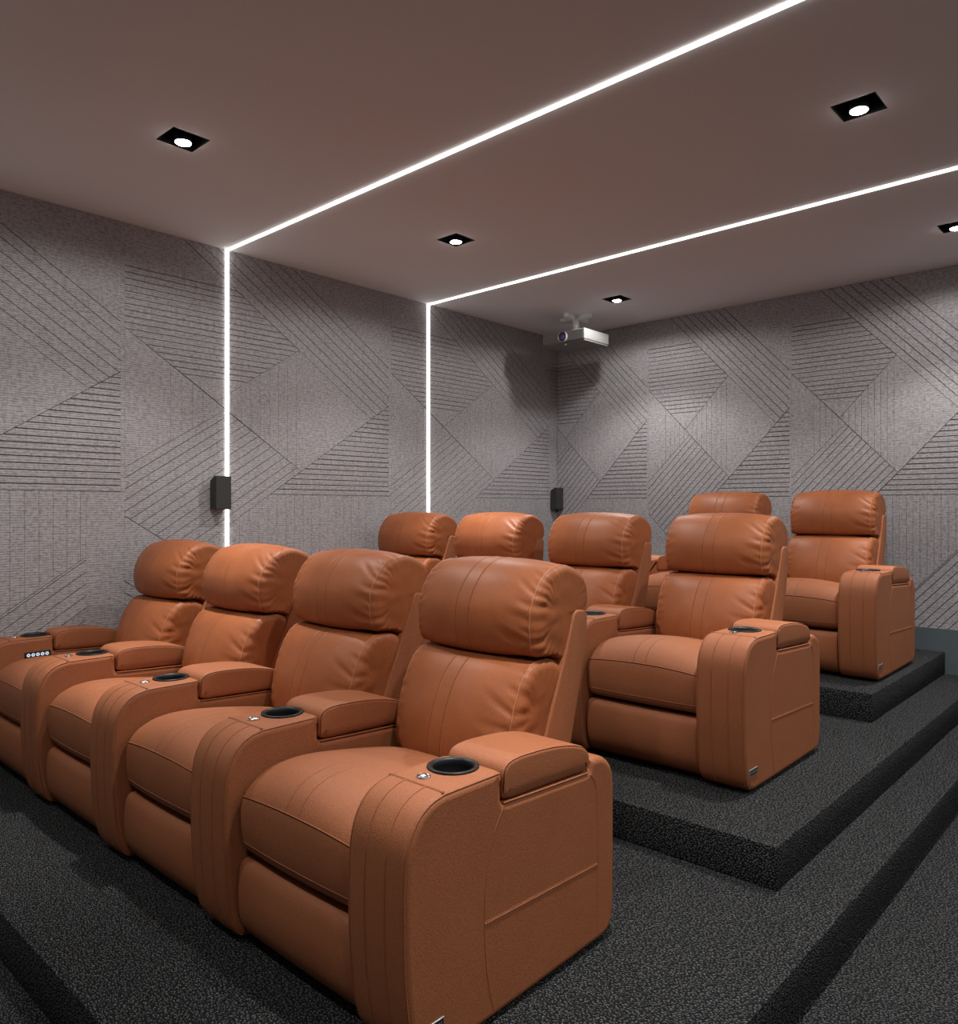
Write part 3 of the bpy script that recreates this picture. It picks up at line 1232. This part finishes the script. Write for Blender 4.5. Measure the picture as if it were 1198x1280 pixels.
def copy_arm(src, parent, x, badge):
    a = src.copy()
    COL.objects.link(a)
    a.parent = parent
    a.location = (x, 0, 0)
    for g in src.children:
        if g.name.startswith('badge') and not badge:
            continue
        d = g.copy()
        COL.objects.link(d)
        d.parent = a
    return a


used = False


def place(x, y, z, label, group, right_badge=False, left=None):
    global used
    if not used:
        r = proto
        used = True
    else:
        r = proto.copy()
        COL.objects.link(r)
        for ch in proto_parts:
            c = ch.copy()
            COL.objects.link(c)
            c.parent = r
    r.location = (x, y + YO, z)
    r['label'] = label
    r['group'] = group
    copy_arm(arm_proto, r, 0.395, right_badge)
    if left == 'wall':
        copy_arm(arm_wall, r, -0.379, False)
    elif left:
        copy_arm(arm_left, r, -0.395, False)
    return r


proto_parts = list(proto.children)
G1, G2, G3 = 'recliners in the front row', 'recliners in the middle row', 'recliners in the back row'
X1 = -1.800
P = 0.79
place(X1, 0, T1, 'nearest tan leather recliner at the aisle end of the front row', G1, True)
place(X1 - P, 0, T1, 'second tan leather recliner from the aisle in the front row', G1)
place(X1 - 2 * P, 0, T1, 'third tan leather recliner from the aisle in the front row, brightly lit under a downlight', G1)
place(X1 - 3 * P, 0, T1, 'tan leather recliner by the left wall in the front row, arm with lit control buttons', G1, False, 'wall')
R2 = 1.80
place(X1, R2, T2, 'tan leather recliner at the aisle end of the middle row', G2, True)
place(X1 - P, R2, T2, 'second tan leather recliner from the aisle in the middle row', G2)
place(X1 - 2 * P, R2, T2, 'third tan leather recliner from the aisle in the middle row, headrest brightly lit', G2)
place(X1 - 3 * P, R2, T2, 'tan leather recliner by the left wall in the middle row, mostly hidden', G2, False, 'wall')
R3 = 3.60
place(X1 - 0.015, R3, T3, 'tan leather recliner at the aisle end of the raised back row', G3, True)
place(X1 - 0.015 - P, R3, T3, 'inner tan leather recliner of the back row, only its headrest showing', G3, False, 'full')
for a in (arm_proto, arm_wall, arm_left):
    for g in list(a.children):
        bpy.data.objects.remove(g)
    bpy.data.objects.remove(a)


# ------------------------------------------------------------------ wall speakers
def speaker(y0, label):
    t = thing('wall_speaker', label, 'speaker', (XL, y0, 1.30), 0, 'small black speakers on the left wall')
    w, d, h = 0.112, 0.085, 0.216
    bm = bmesh.new()
    # cabinet with a top that slopes down to the wall
    prof = [(0.012, 0.004), (d - 0.006, 0.0), (d - 0.006, h), (0.060, h - 0.002), (0.012, h - 0.030)]
    a = [bm.verts.new((x, 0, z)) for x, z in prof]
    b = [bm.verts.new((x, w, z)) for x, z in prof]
    bm.faces.new(a)
    bm.faces.new(b)
    for i in range(len(prof)):
        j = (i + 1) % len(prof)
        bm.faces.new((a[i], a[j], b[j], b[i]))
    bmesh.ops.bevel(bm, geom=bm.edges[:], offset=0.002, segments=2, affect='EDGES')
    o = obj('cabinet', bm, M_SPEAKER, t)
    sharp(o, 40)
    bm = bmesh.new()
    box(bm, d - 0.007, d, 0.003, w - 0.003, 0.003, h - 0.003, 0.0025, 2)
    obj('grille', bm, M_GRILLE, t, False)
    bm = bmesh.new()
    box(bm, 0.0, 0.016, 0.03, w - 0.03, 0.03, h - 0.07, 0.002, 1)
    obj('wall_bracket', bm, M_BLACK, t, False)


speaker(2.489, 'small black wall speaker beside the thick light strip above the front row')
speaker(6.080, 'small black wall speaker in the far corner behind the middle row')

# ------------------------------------------------------------------ ceiling projector
PX0, PX1, PY0, PY1, PZ0, PZ1 = -4.195, -3.752, 5.40, 5.768, 2.729, 2.834
pc = ((PX0 + PX1) / 2, (PY0 + PY1) / 2)
M_PROJ = simple('pale_grey_projector_shell', (0.27, 0.27, 0.265), 0.42, 0.1)
M_PFRONT = simple('grey_projector_front', (0.20, 0.195, 0.185), 0.5)
M_PDARK = simple('projector_underside', (0.15, 0.145, 0.14), 0.6)
M_MOUNT = simple('white_mount_paint', (0.80, 0.79, 0.77), 0.55)
M_LENSG = simple('projector_glass', (0.05, 0.055, 0.16), 0.08, 0.0, 0.9)
M_LENSC = simple('projector_glass_core', (0.16, 0.17, 0.42), 0.12, 0.3, 0.9)
t = thing('projector', 'pale grey projector hanging from the ceiling in the far corner', 'projector', (pc[0], pc[1], PZ0))
hx, hy, hz = (PX1 - PX0) / 2, (PY1 - PY0) / 2, PZ1 - PZ0
bm = bmesh.new()
box(bm, -hx, hx, -hy, hy, 0.014, hz, 0.005, 2, 0)
obj('shell', bm, M_PROJ, t)
bm = bmesh.new()
box(bm, -hx + 0.006, hx - 0.006, -hy + 0.006, hy - 0.006, 0.0, 0.0135, 0.002, 1, 0)
obj('bottom_plate', bm, M_PDARK, t, False)
bm = bmesh.new()
box(bm, -hx + 0.003, hx - 0.003, -hy - 0.003, -hy + 0.002, 0.016, hz - 0.006, 0.001, 1, 0)
for i in range(9):
    z = 0.024 + i * 0.0085
    box(bm, 0.055, hx - 0.012, -hy - 0.0048, -hy - 0.002, z, z + 0.004, 0, 1, 0)
obj('front_panel', bm, M_PFRONT, t, False)
bm = bmesh.new()
lc = (0.003, -hy, 0.055)
lathe(bm, [(0.040, 0.0), (0.046, -0.004), (0.0475, -0.020), (0.0455, -0.026), (0.041, -0.026), (0.039, -0.018), (0.038, -0.006), (0.036, -0.004)], 36, 0, 'y', lc, (False, False))
lr = obj('lens_ring', bm, M_PROJ, t)
bm = bmesh.new()
lathe(bm, [(0.0385, -0.006), (0.034, -0.012), (0.024, -0.017), (0.012, -0.020), (0.001, -0.021)], 32, 0, 'y', lc, (True, True))
for f in bm.faces:
    c = f.calc_center_median()
    if math.hypot(c.x - lc[0], c.z - lc[2]) < 0.019:
        f.material_index = 1
o = obj('lens_glass', bm, [M_LENSG, M_LENSC], lr)
o['label'] = 'bluish glass lens'
bm = bmesh.new()
lathe(bm, [(0.009, 0.0), (0.010, -0.006), (0.008, -0.012), (0.001, -0.0135)], 20, 0, 'z', (0.012, -hy + 0.018, 0.0))
obj('levelling_foot', bm, M_MOUNT, t)
# mount: pole and four splayed paddle arms against the ceiling
mt_z = ZC - PZ0
bm = bmesh.new()
lathe(bm, [(0.032, hz - 0.001), (0.032, mt_z - 0.001)], 24, 0, 'z', (0, 0, 0))
pole = obj('mount_pole', bm, M_MOUNT, t)
for k in range(4):
    bm = bmesh.new()
    a = R(90 * k)
    ring = []
    pts = []
    Ln, n = 0.125, 16
    for i in range(n + 1):
        u = -1 + 2 * i / n
        pts.append((0.070 + u * 0.062, 0.019 + 0.012 * u * 1.0))
    outline = [(x, w) for x, w in pts]
    tip = [(0.132 + 0.031 * math.sin(math.pi * i / 10), 0.031 * math.cos(math.pi * i / 10)) for i in range(1, 10)]
    poly = [(x, w) for x, w in outline] + tip + [(x, -w) for x, w in reversed(outline)]
    z0, z1 = mt_z - 0.036, mt_z - 0.001
    ca, sa = math.cos(a), math.sin(a)
    lo = [bm.verts.new((x * ca - y * sa, x * sa + y * ca, z0)) for x, y in poly]
    hi = [bm.verts.new((x * ca - y * sa, x * sa + y * ca, z1)) for x, y in poly]
    bm.faces.new(lo)
    bm.faces.new(hi)
    for i in range(len(poly)):
        j = (i + 1) % len(poly)
        bm.faces.new((lo[i], lo[j], hi[j], hi[i]))
    obj('mount_arm', bm, M_MOUNT, t, False)
